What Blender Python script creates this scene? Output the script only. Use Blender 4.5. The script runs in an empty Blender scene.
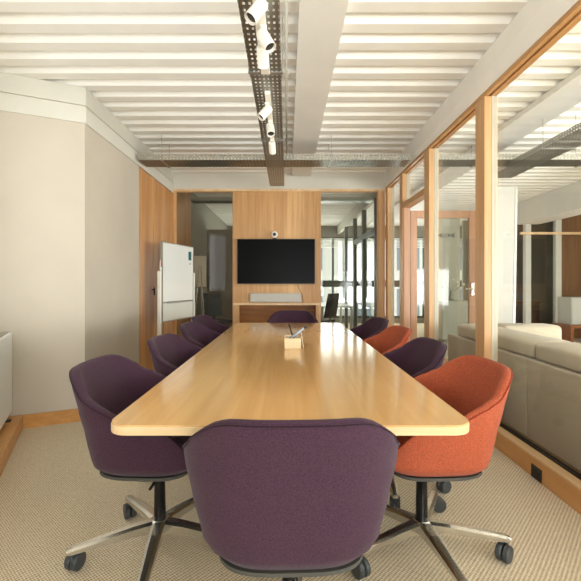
import bpy, bmesh, math, random
from mathutils import Vector, Matrix
random.seed(7)
S = bpy.context.scene
COL = S.collection
PI = math.pi

# ------------------------------------------------------------------ camera, world, lights, exposure
cd = bpy.data.cameras.new('camera'); cam = bpy.data.objects.new('camera', cd); COL.objects.link(cam)
cam.location = (0, 0, 1.22); cam.rotation_euler = (PI/2, 0, 0)
cd.sensor_width = 36; cd.lens = 36*410/581
cd.shift_x = 3.5/581; cd.shift_y = -7.5/581
cd.clip_start = .05; cd.clip_end = 200
S.camera = cam

w = bpy.data.worlds.new('sky'); S.world = w; w.use_nodes = True
w.node_tree.nodes['Background'].inputs[0].default_value = (.93, .97, 1, 1)
w.node_tree.nodes['Background'].inputs[1].default_value = 1.6

def area(name, loc, target, sx, sy, power, color=(1, .985, .95)):
    l = bpy.data.lights.new(name, 'AREA'); l.shape = 'RECTANGLE'; l.size = sx; l.size_y = sy
    l.energy = power; l.color = color
    o = bpy.data.objects.new(name, l); COL.objects.link(o); o.location = loc
    d = Vector(target) - Vector(loc)
    o.rotation_euler = d.to_track_quat('-Z', 'Y').to_euler()
    return o
LC = (.945, .97, 1)
area('added_rear_fill', (.4, -2.75, 1.1), (.6, -.75, 3.1), 2.0, 1.7, 105, LC)  # added fill from behind the camera, tilted up to brighten the ceiling
area('added_lounge_side_fill', (8.1, 1.6, 1.1), (6.1, 1.6, 2.6), 6.2, 1.7, 460, LC)  # added out-of-view side light, aimed up at the undersides of the ribs
area('daylight_lounge_rear_window', (4.2, -2.75, 1.1), (4.2, -.75, 3.1), 4.0, 1.7, 340, LC)
area('daylight_bay_window', (-2.42, 2.12, 1.8), (-1.52, 2.556, 1.8), 1.7, 1.5, 8, LC)
area('daylight_far_window', (1.9, 12.75, 1.5), (1.9, 11, 2.0), 7.2, 2.2, 190, LC)

S.view_settings.view_transform = 'Standard'; S.view_settings.look = 'None'
S.view_settings.gamma = 1; S.view_settings.use_curve_mapping = False
S.view_settings.exposure = 0.66
S.cycles.use_denoising = True
S.cycles.max_bounces = 14; S.cycles.transparent_max_bounces = 24
S.cycles.diffuse_bounces = 6; S.cycles.sample_clamp_indirect = 6

# ------------------------------------------------------------------ materials
def lin(c):
    return tuple(((v/255)/12.92 if v/255 <= .04045 else ((v/255+.055)/1.055)**2.4) for v in c) + (1,)
def mat(name, c, rough=.6, metal=0, spec=.5, sheen=0, coat=0):
    m = bpy.data.materials.new(name); m.use_nodes = True
    b = m.node_tree.nodes['Principled BSDF']
    b.inputs['Base Color'].default_value = lin(c); b.inputs['Roughness'].default_value = rough
    b.inputs['Metallic'].default_value = metal; b.inputs['Specular IOR Level'].default_value = spec
    b.inputs['Sheen Weight'].default_value = sheen; b.inputs['Coat Weight'].default_value = coat
    b.inputs['Coat Roughness'].default_value = .08
    return m
def nd(m, t, **k):
    n = m.node_tree.nodes.new(t)
    for a, v in k.items(): setattr(n, a, v)
    return n
def lk(m, a, b): m.node_tree.links.new(a, b)
def coords(m, scale, rot=(0, 0, 0), kind='Object'):
    tc = nd(m, 'ShaderNodeTexCoord'); mp = nd(m, 'ShaderNodeMapping')
    mp.inputs['Scale'].default_value = scale; mp.inputs['Rotation'].default_value = rot
    lk(m, tc.outputs[kind], mp.inputs[0]); return mp.outputs[0]
def bump(m, h, strength, dist=.002):
    b = nd(m, 'ShaderNodeBump'); b.inputs['Strength'].default_value = strength; b.inputs['Distance'].default_value = dist
    lk(m, h, b.inputs['Height']); lk(m, b.outputs[0], m.node_tree.nodes['Principled BSDF'].inputs['Normal'])
def ramp(m, f, stops):
    r = nd(m, 'ShaderNodeValToRGB'); e = r.color_ramp.elements
    e[0].position, e[0].color = stops[0][0], lin(stops[0][1]); e[1].position, e[1].color = stops[-1][0], lin(stops[-1][1])
    for p, c in stops[1:-1]:
        q = e.new(p); q.color = lin(c)
    lk(m, f, r.inputs[0]); return r.outputs[0]
def plaster(name, c, rough=.8):
    m = mat(name, c, rough, spec=.3)
    n = nd(m, 'ShaderNodeTexNoise'); n.inputs['Scale'].default_value = 3; n.inputs['Detail'].default_value = 5
    lk(m, coords(m, (1, 1, 1)), n.inputs[0])
    col = ramp(m, n.outputs[0], [(.3, tuple(v*.975 for v in c)), (.7, c)])
    lk(m, col, m.node_tree.nodes['Principled BSDF'].inputs['Base Color'])
    n2 = nd(m, 'ShaderNodeTexNoise'); n2.inputs['Scale'].default_value = 180
    lk(m, coords(m, (1, 1, 1)), n2.inputs[0]); bump(m, n2.outputs[0], .08)
    return m
def wood(name, dark, light, grain='Z', rough=.4, coat=0, s=1.0, board=0.0, bmp=.05):
    """grain axis: direction along which the fibres run; board: width of veneer leaves across X or Y"""
    m = mat(name, light, rough, spec=.4, coat=coat)
    sc = {'X': (.7, 14, 14), 'Y': (14, .7, 14), 'Z': (14, 14, .7)}[grain]
    v = coords(m, tuple(q*s for q in sc))
    n = nd(m, 'ShaderNodeTexNoise'); n.inputs['Scale'].default_value = 1.6; n.inputs['Detail'].default_value = 6; n.inputs['Roughness'].default_value = .6
    n.inputs['Distortion'].default_value = .5
    lk(m, v, n.inputs[0])
    v2 = coords(m, tuple(q*s*.18 for q in sc))
    n2 = nd(m, 'ShaderNodeTexNoise'); n2.inputs['Scale'].default_value = 1.5; n2.inputs['Detail'].default_value = 3
    lk(m, v2, n2.inputs[0])
    mx = nd(m, 'ShaderNodeMath', operation='MULTIPLY_ADD'); mx.inputs[1].default_value = .5
    lk(m, n2.outputs[0], mx.inputs[0])
    h = nd(m, 'ShaderNodeMath', operation='MULTIPLY'); h.inputs[1].default_value = .5
    lk(m, n.outputs[0], h.inputs[0]); lk(m, h.outputs[0], mx.inputs[2])
    fac = mx.outputs[0]
    if board:
        sp = nd(m, 'ShaderNodeSeparateXYZ'); lk(m, coords(m, (1/board,)*3), sp.inputs[0])
        fl = nd(m, 'ShaderNodeMath', operation='FLOOR'); lk(m, sp.outputs['X' if grain != 'X' else 'Y'], fl.inputs[0])
        wn = nd(m, 'ShaderNodeTexWhiteNoise', noise_dimensions='1D'); lk(m, fl.outputs[0], wn.inputs['W'])
        a = nd(m, 'ShaderNodeMath', operation='MULTIPLY_ADD'); a.inputs[1].default_value = .16
        lk(m, wn.outputs[0], a.inputs[0]); lk(m, fac, a.inputs[2])
        b = nd(m, 'ShaderNodeMath', operation='SUBTRACT'); b.inputs[1].default_value = .08
        lk(m, a.outputs[0], b.inputs[0]); fac = b.outputs[0]
    mid = tuple((a+b)/2 for a, b in zip(dark, light))
    lk(m, ramp(m, fac, [(.30, dark), (.48, mid), (.62, light)]), m.node_tree.nodes['Principled BSDF'].inputs['Base Color'])
    if bmp: bump(m, n.outputs[0], bmp)
    return m
def fabric(name, c, scale=460, amt=.17, sheen=.25):
    m = mat(name, c, .9, spec=.15, sheen=sheen)
    v = nd(m, 'ShaderNodeTexVoronoi'); v.inputs['Scale'].default_value = scale
    lk(m, coords(m, (1, 1, 1.4)), v.inputs[0])
    n = nd(m, 'ShaderNodeTexNoise'); n.inputs['Scale'].default_value = 260; n.inputs['Detail'].default_value = 2
    lk(m, coords(m, (1, 1, 1)), n.inputs[0])
    lk(m, ramp(m, n.outputs[0], [(.32, tuple(q*(1-amt) for q in c)), (.68, tuple(min(255, q*(1+amt)) for q in c))]),
       m.node_tree.nodes['Principled BSDF'].inputs['Base Color'])
    bump(m, v.outputs[0], .35, .0015)
    return m
def glass(name, tint=(.93, .955, .94), refl=1.0, rough=0.0):
    m = bpy.data.materials.new(name); m.use_nodes = True; nt = m.node_tree; nt.nodes.clear()
    out = nd(m, 'ShaderNodeOutputMaterial'); t = nd(m, 'ShaderNodeBsdfTransparent'); g = nd(m, 'ShaderNodeBsdfGlossy')
    t.inputs[0].default_value = (*tint, 1); g.inputs['Roughness'].default_value = rough
    f = nd(m, 'ShaderNodeFresnel'); f.inputs[0].default_value = 1.5
    geo = nd(m, 'ShaderNodeNewGeometry')
    inv = nd(m, 'ShaderNodeMath', operation='SUBTRACT'); inv.inputs[0].default_value = refl
    sc = nd(m, 'ShaderNodeMath', operation='MULTIPLY'); sc.inputs[1].default_value = refl
    lk(m, geo.outputs['Backfacing'], sc.inputs[0]); lk(m, sc.outputs[0], inv.inputs[1])
    mu = nd(m, 'ShaderNodeMath', operation='MULTIPLY', use_clamp=True)
    lk(m, f.outputs[0], mu.inputs[0]); lk(m, inv.outputs[0], mu.inputs[1])
    mx = nd(m, 'ShaderNodeMixShader'); lk(m, mu.outputs[0], mx.inputs[0]); lk(m, t.outputs[0], mx.inputs[1]); lk(m, g.outputs[0], mx.inputs[2])
    lk(m, mx.outputs[0], out.inputs[0]); return m
def perforated(name, u, v, pu, pv, c=(150, 148, 140)):
    m = mat(name, c, .35, .85)
    sp = nd(m, 'ShaderNodeSeparateXYZ'); lk(m, coords(m, (1, 1, 1)), sp.inputs[0])
    gs = []
    for ax, p, duty in ((u, pu, .20), (v, pv, .22)):
        a = nd(m, 'ShaderNodeMath', operation='DIVIDE'); a.inputs[1].default_value = p; lk(m, sp.outputs[ax], a.inputs[0])
        b = nd(m, 'ShaderNodeMath', operation='FRACT'); lk(m, a.outputs[0], b.inputs[0])
        s = nd(m, 'ShaderNodeMath', operation='SUBTRACT'); s.inputs[1].default_value = .5; lk(m, b.outputs[0], s.inputs[0])
        q = nd(m, 'ShaderNodeMath', operation='ABSOLUTE'); lk(m, s.outputs[0], q.inputs[0])
        l = nd(m, 'ShaderNodeMath', operation='LESS_THAN'); l.inputs[1].default_value = duty; lk(m, q.outputs[0], l.inputs[0])
        gs.append(l)
    mu = nd(m, 'ShaderNodeMath', operation='MULTIPLY'); lk(m, gs[0].outputs[0], mu.inputs[0]); lk(m, gs[1].outputs[0], mu.inputs[1])
    t = nd(m, 'ShaderNodeBsdfTransparent'); mx = nd(m, 'ShaderNodeMixShader')
    lk(m, mu.outputs[0], mx.inputs[0]); lk(m, m.node_tree.nodes['Principled BSDF'].outputs[0], mx.inputs[1]); lk(m, t.outputs[0], mx.inputs[2])
    lk(m, mx.outputs[0], m.node_tree.nodes['Material Output'].inputs[0]); return m

M = {}
M['wall'] = plaster('beige_wall_paint', (196, 186, 171))
M['white'] = plaster('white_paint', (210, 207, 196))
M['deck'] = plaster('white_ribbed_deck_paint', (243, 241, 235), .6)
M['beam'] = plaster('grey_white_beam_paint', (228, 225, 219))
M['gap'] = mat('shadow_gap', (95, 88, 76), .9)
M['grey_wall'] = plaster('grey_wall_paint', (150, 146, 134))
M['taupe'] = plaster('taupe_panel', (138, 126, 112))
M['panel_wood'] = wood('veneer_wall_panel', (182, 134, 84), (222, 178, 124), 'Z', .42, board=.27)
M['side_wood'] = wood('veneer_cupboard', (164, 108, 58), (208, 154, 96), 'Z', .38, s=.8)
M['post_wood'] = wood('oak_post', (184, 138, 92), (216, 174, 126), 'Z', .4)
M['rail_wood'] = wood('oak_rail', (170, 122, 74), (212, 164, 108), 'Y', .4)
M['base_wood'] = wood('oak_baseboard', (196, 142, 84), (222, 170, 108), 'Y', .4)
M['base_wood_x'] = wood('oak_baseboard_crosswise', (176, 122, 62), (208, 154, 88), 'X', .4)
M['lip_wood'] = wood('pale_oak_sill', (206, 168, 122), (232, 202, 160), 'Y', .35)
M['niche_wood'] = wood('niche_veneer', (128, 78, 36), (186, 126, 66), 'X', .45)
M['door_wood'] = wood('pinkish_door_frame_wood', (160, 118, 88), (190, 146, 114), 'Z', .45)
M['table'] = wood('maple_table_veneer', (200, 152, 96), (228, 188, 130), 'Y', .15, coat=.3, s=.55, bmp=0)
M['table_edge'] = wood('maple_table_edge', (208, 180, 136), (228, 206, 168), 'X', .35, s=.8)
M['brown'] = wood('dark_brown_wall_panel', (92, 62, 34), (122, 86, 50), 'Z', .5)
M['bench'] = wood('brown_bench_wood', (112, 66, 32), (156, 98, 52), 'X', .45)
M['purple'] = fabric('purple_wool', (62, 40, 54), sheen=.08)
M['orange'] = fabric('orange_wool', (160, 80, 54), sheen=.05)
M['purple_pipe'] = fabric('purple_piping', (46, 28, 38), sheen=.05)
M['orange_pipe'] = fabric('orange_piping', (136, 52, 32), sheen=.05)
M['sofa'] = fabric('beige_sofa_fabric', (186, 175, 155), 300, .05)
M['sofa_light'] = fabric('light_sofa_cushion_fabric', (190, 180, 160), 300, .05)
M['black'] = mat('black_plastic', (22, 22, 23), .4)
M['caster'] = mat('dark_grey_caster', (58, 62, 64), .45)
M['basegrey'] = mat('grey_shell_base', (66, 64, 58), .7)
M['chrome'] = mat('polished_aluminium', (214, 212, 206), .26, 1)
M['blackmetal'] = mat('black_sleeve', (16, 16, 17), .25, .3)
M['alu'] = mat('aluminium', (178, 176, 168), .4, .8)
M['palestrip'] = mat('pale_glazing_profile', (186, 176, 156), .35, 0)
M['darkframe'] = mat('dark_grey_aluminium', (74, 76, 68), .5, .3)
M['lightpost'] = mat('light_grey_post', (196, 194, 182), .5)
M['plastic_white'] = mat('white_plastic', (236, 232, 222), .4)
M['radiator'] = mat('white_heater_enamel', (226, 228, 224), .35)
M['board'] = mat('whiteboard_enamel', (238, 240, 236), .12, spec=.6, coat=.5)
M['boardpanel'] = mat('white_board_lower_panel', (222, 222, 212), .4)
M['screen'] = mat('television_screen', (6, 6, 6), .3, spec=.06)
M['bezel'] = mat('television_bezel', (14, 14, 15), .4)
M['speakercloth'] = fabric('light_grey_speaker_cloth', (196, 192, 184), 700, .06)
M['red'] = mat('red_plastic', (196, 44, 34), .4)
M['teal'] = mat('dark_teal_felt', (30, 92, 96), .7)
M['tray_bottom'] = perforated('perforated_steel_tray_base', 'X', 'Y', .0293, .05)
M['tray_side_y'] = perforated('perforated_steel_tray_side', 'Y', 'Z', .036, .03)
M['tray_cross_shaded'] = perforated('perforated_steel_cross_tray_shaded_base', 'X', 'Y', .04, .03, (120, 116, 104))  # steel darkened: the shade under the tray is in its colour
M['tray_side_x_lit'] = perforated('perforated_steel_cross_tray_lit_side', 'X', 'Z', .04, .036, (190, 188, 178))  # same steel made paler: the light on the tray side is in its colour
M['lamp'] = mat('white_spotlight_body', (238, 234, 224), .4)
M['lens'] = mat('dark_spotlight_recess', (34, 32, 30), .3)
M['block'] = wood('pale_birch_box', (232, 206, 160), (248, 230, 196), 'X', .5)
M['silver'] = mat('silver_grey_plastic', (150, 152, 158), .35, .4)
M['paper'] = mat('white_paper', (244, 240, 232), .7)
M['cable'] = mat('brown_cable', (120, 84, 52), .6)
M['screenwhite'] = mat('white_partition_laminate', (184, 182, 174), .45)
M['cab_grey'] = mat('pale_grey_cabinet', (196, 196, 188), .5)
M['glass'] = glass('clear_partition_glass', (.95, .953, .938))
M['glass_dim'] = glass('grey_tinted_glass', (.80, .81, .77))
M['frost'] = glass('slightly_hazed_door_glass', (.86, .87, .82), 1.2, .05)
M['leaf'] = mat('green_leaf', (92, 108, 72), .6)
M['petal'] = mat('white_blossom', (246, 244, 236), .6)
M['vase'] = mat('grey_ceramic', (160, 160, 148), .4)
M['ink'] = mat('dark_vinyl_lettering', (62, 60, 56), .6)
M['facade'] = plaster('pale_building_render', (214, 212, 204))
M['facade_glass'] = mat('facade_window', (120, 132, 140), .2)
# carpet: woven loops in diagonal rows
m = mat('beige_loop_carpet', (200, 176, 146), .95, spec=.1, sheen=.2); M['carpet'] = m
v = coords(m, (1, 1, 1), (0, 0, .735))
wv = nd(m, 'ShaderNodeTexWave'); wv.bands_direction = 'X'; wv.inputs['Scale'].default_value = 20; wv.inputs['Distortion'].default_value = 2.2; wv.inputs['Detail'].default_value = 1; wv.inputs['Detail Scale'].default_value = 8
wy = nd(m, 'ShaderNodeTexWave'); wy.bands_direction = 'Y'; wy.inputs['Scale'].default_value = 30; wy.inputs['Distortion'].default_value = 2.5; wy.inputs['Detail'].default_value = 2; wy.inputs['Detail Scale'].default_value = 6
nz = nd(m, 'ShaderNodeTexNoise'); nz.inputs['Scale'].default_value = 130; nz.inputs['Detail'].default_value = 3
for q in (wv, wy, nz): lk(m, v, q.inputs[0])
a1 = nd(m, 'ShaderNodeMath', operation='MULTIPLY_ADD'); a1.inputs[1].default_value = .30; lk(m, wv.outputs['Fac'], a1.inputs[0])
a2 = nd(m, 'ShaderNodeMath', operation='MULTIPLY_ADD'); a2.inputs[1].default_value = .30; lk(m, wy.outputs['Fac'], a2.inputs[0])
a3 = nd(m, 'ShaderNodeMath', operation='MULTIPLY'); a3.inputs[1].default_value = .5; lk(m, nz.outputs[0], a3.inputs[0])
lk(m, a3.outputs[0], a2.inputs[2]); lk(m, a2.outputs[0], a1.inputs[2])
lk(m, ramp(m, a1.outputs[0], [(.2, (134, 114, 86)), (.5, (206, 188, 156)), (.85, (242, 232, 210))]), m.node_tree.nodes['Principled BSDF'].inputs['Base Color'])
bump(m, a1.outputs[0], .6, .004)

# ------------------------------------------------------------------ mesh helpers
class MB:
    def __init__(s): s.b = bmesh.new()
    def quadbox(s, c8):
        v = [s.b.verts.new(c) for c in c8]
        for f in ((0,3,2,1),(4,5,6,7),(0,1,5,4),(1,2,6,5),(2,3,7,6),(3,0,4,7)): s.b.faces.new([v[i] for i in f])
        return s
    def box(s, x0, x1, y0, y1, z0, z1):
        return s.quadbox([(x0,y0,z0),(x1,y0,z0),(x1,y1,z0),(x0,y1,z0),(x0,y0,z1),(x1,y0,z1),(x1,y1,z1),(x0,y1,z1)])
    def prism(s, pts, z0, z1):
        n = len(pts); a = [s.b.verts.new((x, y, z0)) for x, y in pts]; c = [s.b.verts.new((x, y, z1)) for x, y in pts]
        s.b.faces.new(a[::-1]); s.b.faces.new(c)
        for i in range(n): s.b.faces.new([a[i], a[(i+1)%n], c[(i+1)%n], c[i]])
        return s
    def tube(s, pts, r, n=10, cap=True):
        pts = [Vector(p) for p in pts]; rs = r if isinstance(r, (list, tuple)) else [r]*len(pts)
        rings = []; up = None
        for i, p in enumerate(pts):
            t = (pts[min(i+1, len(pts)-1)] - pts[max(i-1, 0)]).normalized()
            if up is None:
                up = Vector((0,0,1)) if abs(t.z) < .9 else Vector((1,0,0))
            u = t.cross(up).normalized(); w_ = u.cross(t).normalized(); up = w_
            rings.append([s.b.verts.new(p + rs[i]*(math.cos(a)*u + math.sin(a)*w_)) for a in [2*PI*k/n for k in range(n)]])
        for A, B in zip(rings, rings[1:]):
            for k in range(n): s.b.faces.new([A[k], A[(k+1)%n], B[(k+1)%n], B[k]])
        if cap: s.b.faces.new(rings[0][::-1]); s.b.faces.new(rings[-1])
        return s
    def lathe(s, prof, mtx=Matrix(), n=24):
        rings = []
        for r, z in prof:
            rings.append([s.b.verts.new(mtx @ Vector((r*math.cos(2*PI*k/n), r*math.sin(2*PI*k/n), z))) for k in range(n)])
        for A, B in zip(rings, rings[1:]):
            for k in range(n): s.b.faces.new([A[k], A[(k+1)%n], B[(k+1)%n], B[k]])
        s.b.faces.new(rings[0][::-1]); s.b.faces.new(rings[-1])
        return s
    def build(s, name, m, parent=None, smooth=False, bevel=0, loc=None, rz=0, seg=2):
        bmesh.ops.recalc_face_normals(s.b, faces=s.b.faces)
        me = bpy.data.meshes.new(name); s.b.to_mesh(me); s.b.free(); me.materials.append(m)
        if smooth:
            for p in me.polygons: p.use_smooth = True
        o = bpy.data.objects.new(name, me); COL.objects.link(o); o.parent = parent
        if loc: o.location = loc
        o.rotation_euler.z = rz
        if bevel:
            q = o.modifiers.new('bevel', 'BEVEL'); q.width = bevel; q.segments = seg; q.limit_method = 'ANGLE'; q.angle_limit = .6
            if smooth is False:
                for p in me.polygons: p.use_smooth = False
        return o
def B(*a): return MB().box(*a)
def thing(name, label, cat, loc=(0,0,0), rz=0, group=None):
    o = bpy.data.objects.new(name, None); COL.objects.link(o); o.empty_display_size = .1
    o.location = loc; o.rotation_euler.z = rz; o['label'] = label; o['category'] = cat
    if group: o['group'] = group
    return o
def tag(o, label, cat, group=None):
    o['label'] = label; o['category'] = cat
    if group: o['group'] = group
    return o
def struct(name, mb, m, label=None, parent=None, **k):
    o = mb.build(name, m, parent, **k)
    if parent is None:
        o['kind'] = 'structure'
        if label: o['label'] = label
    return o
def sroot(name, label):
    o = bpy.data.objects.new(name, None); COL.objects.link(o); o['kind'] = 'structure'; o['label'] = label; return o
def copy_tree(o, parent=None):
    c = o.copy(); COL.objects.link(c); c.parent = parent
    for ch in list(o.children): copy_tree(ch, c)
    return c

# ------------------------------------------------------------------ the room shell
YB, YF, YW = -2.0, 6.46, 12.5       # rear wall, far wall of the meeting room, window wall behind it
XL, XR = -1.80, 1.545
struct('floor', B(-4.0, 7.6, YB-.2, YW+.2, -.12, 0), M['carpet'], 'beige loop-pile carpet floor with woven rib pattern')
# ribbed deck
d = MB(); prof = []; P = .215; y = YB-.2
while y < YW+.1:
    prof += [(y, 2.955), (y+.098, 2.955), (y+.104, 3.03), (y+.150, 3.03)]; y += P
prof += [(y, 2.955), (y, 3.12), (YB-.2, 3.12)]
A_ = [d.b.verts.new((-4.0, p, z)) for p, z in prof]; C_ = [d.b.verts.new((7.6, p, z)) for p, z in prof]
n = len(prof)
for i in range(n): d.b.faces.new([A_[i], A_[(i+1)%n], C_[(i+1)%n], C_[i]])
d.b.faces.new(A_); d.b.faces.new(C_[::-1])
struct('ceiling', d, M['deck'], 'white painted ribbed deck ceiling')
# ceiling beams
struct('trim_1', B(.075, .368, YB, YF-.02, 2.90, 2.954), M['beam'], 'long smooth grey-white ceiling beam right of the cable tray')
struct('trim_2', B(2.36, 2.73, YB, YW, 2.90, 2.954), M['beam'], 'ceiling beam above the lounge behind the right glass wall')
struct('trim_3', B(5.0, 5.5, 4.0, 8.98, 2.5, 2.954), M['beam'], 'dropped bulkhead at the far side of the lounge')

# left side: white wall, angled bay wall, ledge wall, rear
ax, ay = -.9, -.436            # along the angled wall, away from the corner
ex, ey = .436, -.9             # along the bay window wall, toward the camera
cx, cy = XL, 3.65
def off(p, u, v): return (p[0]+ax*u+ex*v, p[1]+ay*u+ey*v)
P0 = (cx, cy)
struct('wall_left', MB().prism([(XL, 3.65), (XL, 4.99), (XL-.15, 4.99), (XL-.15, 3.70)], 0, 2.954), M['wall'], 'beige side wall between the corner and the wood cupboards')
struct('wall_bay', MB().prism([P0, off(P0, .95, 0), off(P0, .95, -.12), (XL-.152, 3.715)], 0, 2.954), M['wall'], 'beige angled wall at the left of the picture')
# white bands with a shadow gap
for i, (z0, z1) in enumerate(((2.64, 2.786), (2.796, 2.953))):
    struct('trim_%d' % (4+i*2), B(XL+.001, XL+.012, 3.652, YF-.002, z0, z1), M['white'], 'white painted band along the top of the left wall')
    struct('trim_%d' % (5+i*2), MB().prism([off(P0, 0, .001), off(P0, .80, .001), off(P0, .80, .012), off(P0, -.01, .012)], z0, z1), M['white'], 'white painted band along the top of the angled wall')
# bay window wall, .35 behind the ledge front
L0 = off(P0, .468, 0)          # where the ledge front meets the angled wall
W0 = off(P0, .818, 0)          # window wall start
W1 = off(W0, 0, 2.25)
def baywall(z0, z1, s0, s1, t=.12): 
    return [off(W0, 0, s0), off(W0, 0, s1), off(W0, t, s1), off(W0, t, s0)]
wb = MB().prism(baywall(0, 0, .002, 2.25), .001, 1.0).prism(baywall(0, 0, .002, 2.25), 2.6, 2.954).prism(baywall(0, 0, .002, .3), 1.001, 2.599).prism(baywall(0, 0, 2.05, 2.25), 1.001, 2.599)
struct('wall_window', wb, M['wall'], 'bay wall with a window just outside the left edge')
wn = sroot('window_1', 'bay window beside the camera')
f = MB()
for s0, s1, z0, z1 in ((.3, .35, 1.0, 2.6), (1.15, 1.2, 1.05, 2.55), (2.0, 2.05, 1.0, 2.6)):
    f.prism([off(W0, .03, s0), off(W0, .03, s1), off(W0, .09, s1), off(W0, .09, s0)], z0, z1)
for z0, z1 in ((1.0, 1.05), (2.55, 2.6)): f.prism([off(W0, .03, .35), off(W0, .03, 2.0), off(W0, .09, 2.0), off(W0, .09, .35)], z0, z1)
f.build('window_frame', M['alu'], wn)
MB().prism([off(W0, .055, .35), off(W0, .055, 2.0), off(W0, .065, 2.0), off(W0, .065, .35)], 1.05, 2.55).build('pane', M['glass'], wn)
struct('wall_left_rear', B(W1[0]-.12, W1[0], YB, W1[1]+.03, 0, 2.954), M['wall'])
# ledge (wood plinth under the heater)
struct('baseboard_bay', MB().prism([off(L0, 0, .0), off(L0, 0, 2.24), off(L0, .345, 2.24), off(L0, .345, .003)], 0, .115), M['base_wood'], 'low wooden ledge under the heater', bevel=.002)
struct('baseboard_left', MB().prism([off(P0, .004, .002), off(P0, .464, .002), off(P0, .464, .016), off(P0, -.004, .016)], 0, .112), M['base_wood_x'], 'wooden baseboard on the angled wall')
struct('baseboard_side', B(XL+.001, XL+.015, 3.66, 4.985, 0, .112), M['base_wood'], 'wooden baseboard on the left side wall')

# wood cupboard wall at left: doors
for i, (y0, y1) in enumerate(((4.992, 5.52), (5.524, 5.99), (5.994, YF-.002))):
    c = thing('built_in_cupboard', ['tall wooden built-in cupboard nearest the beige wall, far left', 'tall wooden built-in cupboard directly behind the whiteboard stand', 'tall wooden built-in cupboard next to the far left glass pane'][i], 'cupboard', (XL, (y0+y1)/2, 0), 0, 'cupboards in the left wall')
    h = (y1-y0)/2
    B(-.15, -.02, -h, h, 0, 2.638).build('carcass', M['side_wood'], c)
    dr = B(-.018, 0, -h+.003, h-.003, .05, 2.636).build('door', M['side_wood'], c, bevel=.002)
    MB().tube([(0, h-.05, 1.13), (.03, h-.05, 1.13)], .009, 10).tube([(.03, h-.05, 1.16), (.03, h-.05, 1.06)], .009, 10).build('handle', M['black'], dr, smooth=True)
struct('wall_left_upper', B(XL-.15, XL, 4.991, YF, 2.641, 2.954), M['white'])

# far wall
FX = lambda px: (px-287)/63.4
struct('wall_far', B(XL+.013, XR, YF, YF+.12, 2.70, 2.954), M['white'], 'white bulkhead above the far wall')
struct('trim_8', B(XL+.013, XR, YF-.012, YF+.05, 2.665, 2.70), M['lip_wood'], 'thin wooden head rail of the far wall')
struct('trim_9', B(XL+.014, FX(175.5), YF-.01, YF+.08, 0, 2.665), M['post_wood'], 'wooden stile at the left end of the far wall')
struct('trim_10', B(FX(378), FX(384.8), YF-.01, YF+.08, 0, 2.665), M['post_wood'], 'wooden stile at the right end of the far wall')
nx0, nx1 = -.757, .457
px0, px1 = FX(233.2), FX(320.2)
struct('wall_panel', B(px0, px1, YF, YF+.1, .905, 2.664), M['panel_wood'], 'vertical veneer wall panel behind the television')
for i, (a, b) in enumerate(((px0, nx0), (nx1, px1))):
    struct('trim_%d' % (11+i), B(a, b, YF-.004, YF+.1, 0, .87), M['post_wood'], 'pale wooden side of the niche under the television')
struct('trim_13', B(px0, px1, YF-.012, YF+.1, .871, .904), M['lip_wood'], 'pale wooden lintel over the niche under the television')
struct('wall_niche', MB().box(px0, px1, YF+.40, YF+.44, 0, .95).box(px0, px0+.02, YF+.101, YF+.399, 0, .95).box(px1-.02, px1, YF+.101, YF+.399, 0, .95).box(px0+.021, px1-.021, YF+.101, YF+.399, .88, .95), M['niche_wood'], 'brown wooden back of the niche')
# far glazing
for i, (a, b) in enumerate(((FX(175.5), px0), (px1, FX(378)))):
    wn = sroot('window_%d' % (2+i), ['tall grey glass pane left of the television', 'tall grey glass pane right of the television'][i])
    B(a+.012, b-.012, YF+.03, YF+.04, .05, 2.655).build('pane', M['glass_dim'], wn)
    MB().box(a, a+.012, YF+.02, YF+.05, .0, 2.664).box(b-.012, b, YF+.02, YF+.05, 0, 2.664).box(a+.012, b-.012, YF+.02, YF+.05, 0, .05).box(a+.012, b-.012, YF+.02, YF+.05, 2.655, 2.664).build('window_frame', M['post_wood'], wn)

# right glass wall
f = MB().quadbox([(1.545, YB, 2.72), (1.66, YB, 2.72), (1.66, YF+.1, 2.72), (1.545, YF+.1, 2.72), (1.425, YB, 2.954), (1.66, YB, 2.954), (1.66, YF+.1, 2.954), (1.535, YF+.1, 2.954)])
struct('wall_right', f, M['deck'], 'off-white sloping fascia above the glass wall')
struct('trim_14', MB().box(1.545, 1.58, YB, YF-.02, 2.688, 2.719).box(1.601, 1.65, YB, YF-.02, 2.690, 2.719), M['rail_wood'], 'wooden top rail of the glass wall', bevel=.003)
segs = [(YB, 4.62), (5.49, YF-.02)]
for i, (a, b) in enumerate(segs):
    struct('baseboard_right' if i == 0 else 'baseboard_right_far', B(1.545, 1.66, a, b, 0, .125), M['base_wood'], 'wooden baseboard under the glass wall', bevel=.002)
    struct('trim_%d' % (15+i), MB().box(1.545, 1.612, a, b, .1252, .139).box(1.613, 1.66, a, b, .1252, .133), M['lip_wood'], 'pale sill strip on the baseboard under the glass', bevel=.003)
posts = [('A', 3.21, 3.365), ('B', 4.46, 4.62), ('C', 5.49, 5.63), ('D', 6.30, 6.437), ('Z', -.30, -.15)]
pl = ['wooden post of the glass wall nearest the camera', 'wooden post at the near side of the doorway', 'wooden post at the far side of the doorway', 'wooden corner post of the glass wall', 'wooden post beside the camera']
for i, (k, a, b) in enumerate(posts):
    r = sroot('trim_%d' % (20+i), pl[i])
    z0 = .139 if k != 'B' else .139
    B(1.545, 1.60, a, b, .1392, 2.6855).build('post', M['post_wood'], r, bevel=.003)
    B(1.601, 1.65, a, b, .1392, 2.689).build('glazing_profile', M['palestrip'], r, bevel=.004)
    if k == 'B': B(1.553, 1.59, 4.621, 4.626, 1.06, 1.24).build('strike_plate', M['black'], r)
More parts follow.
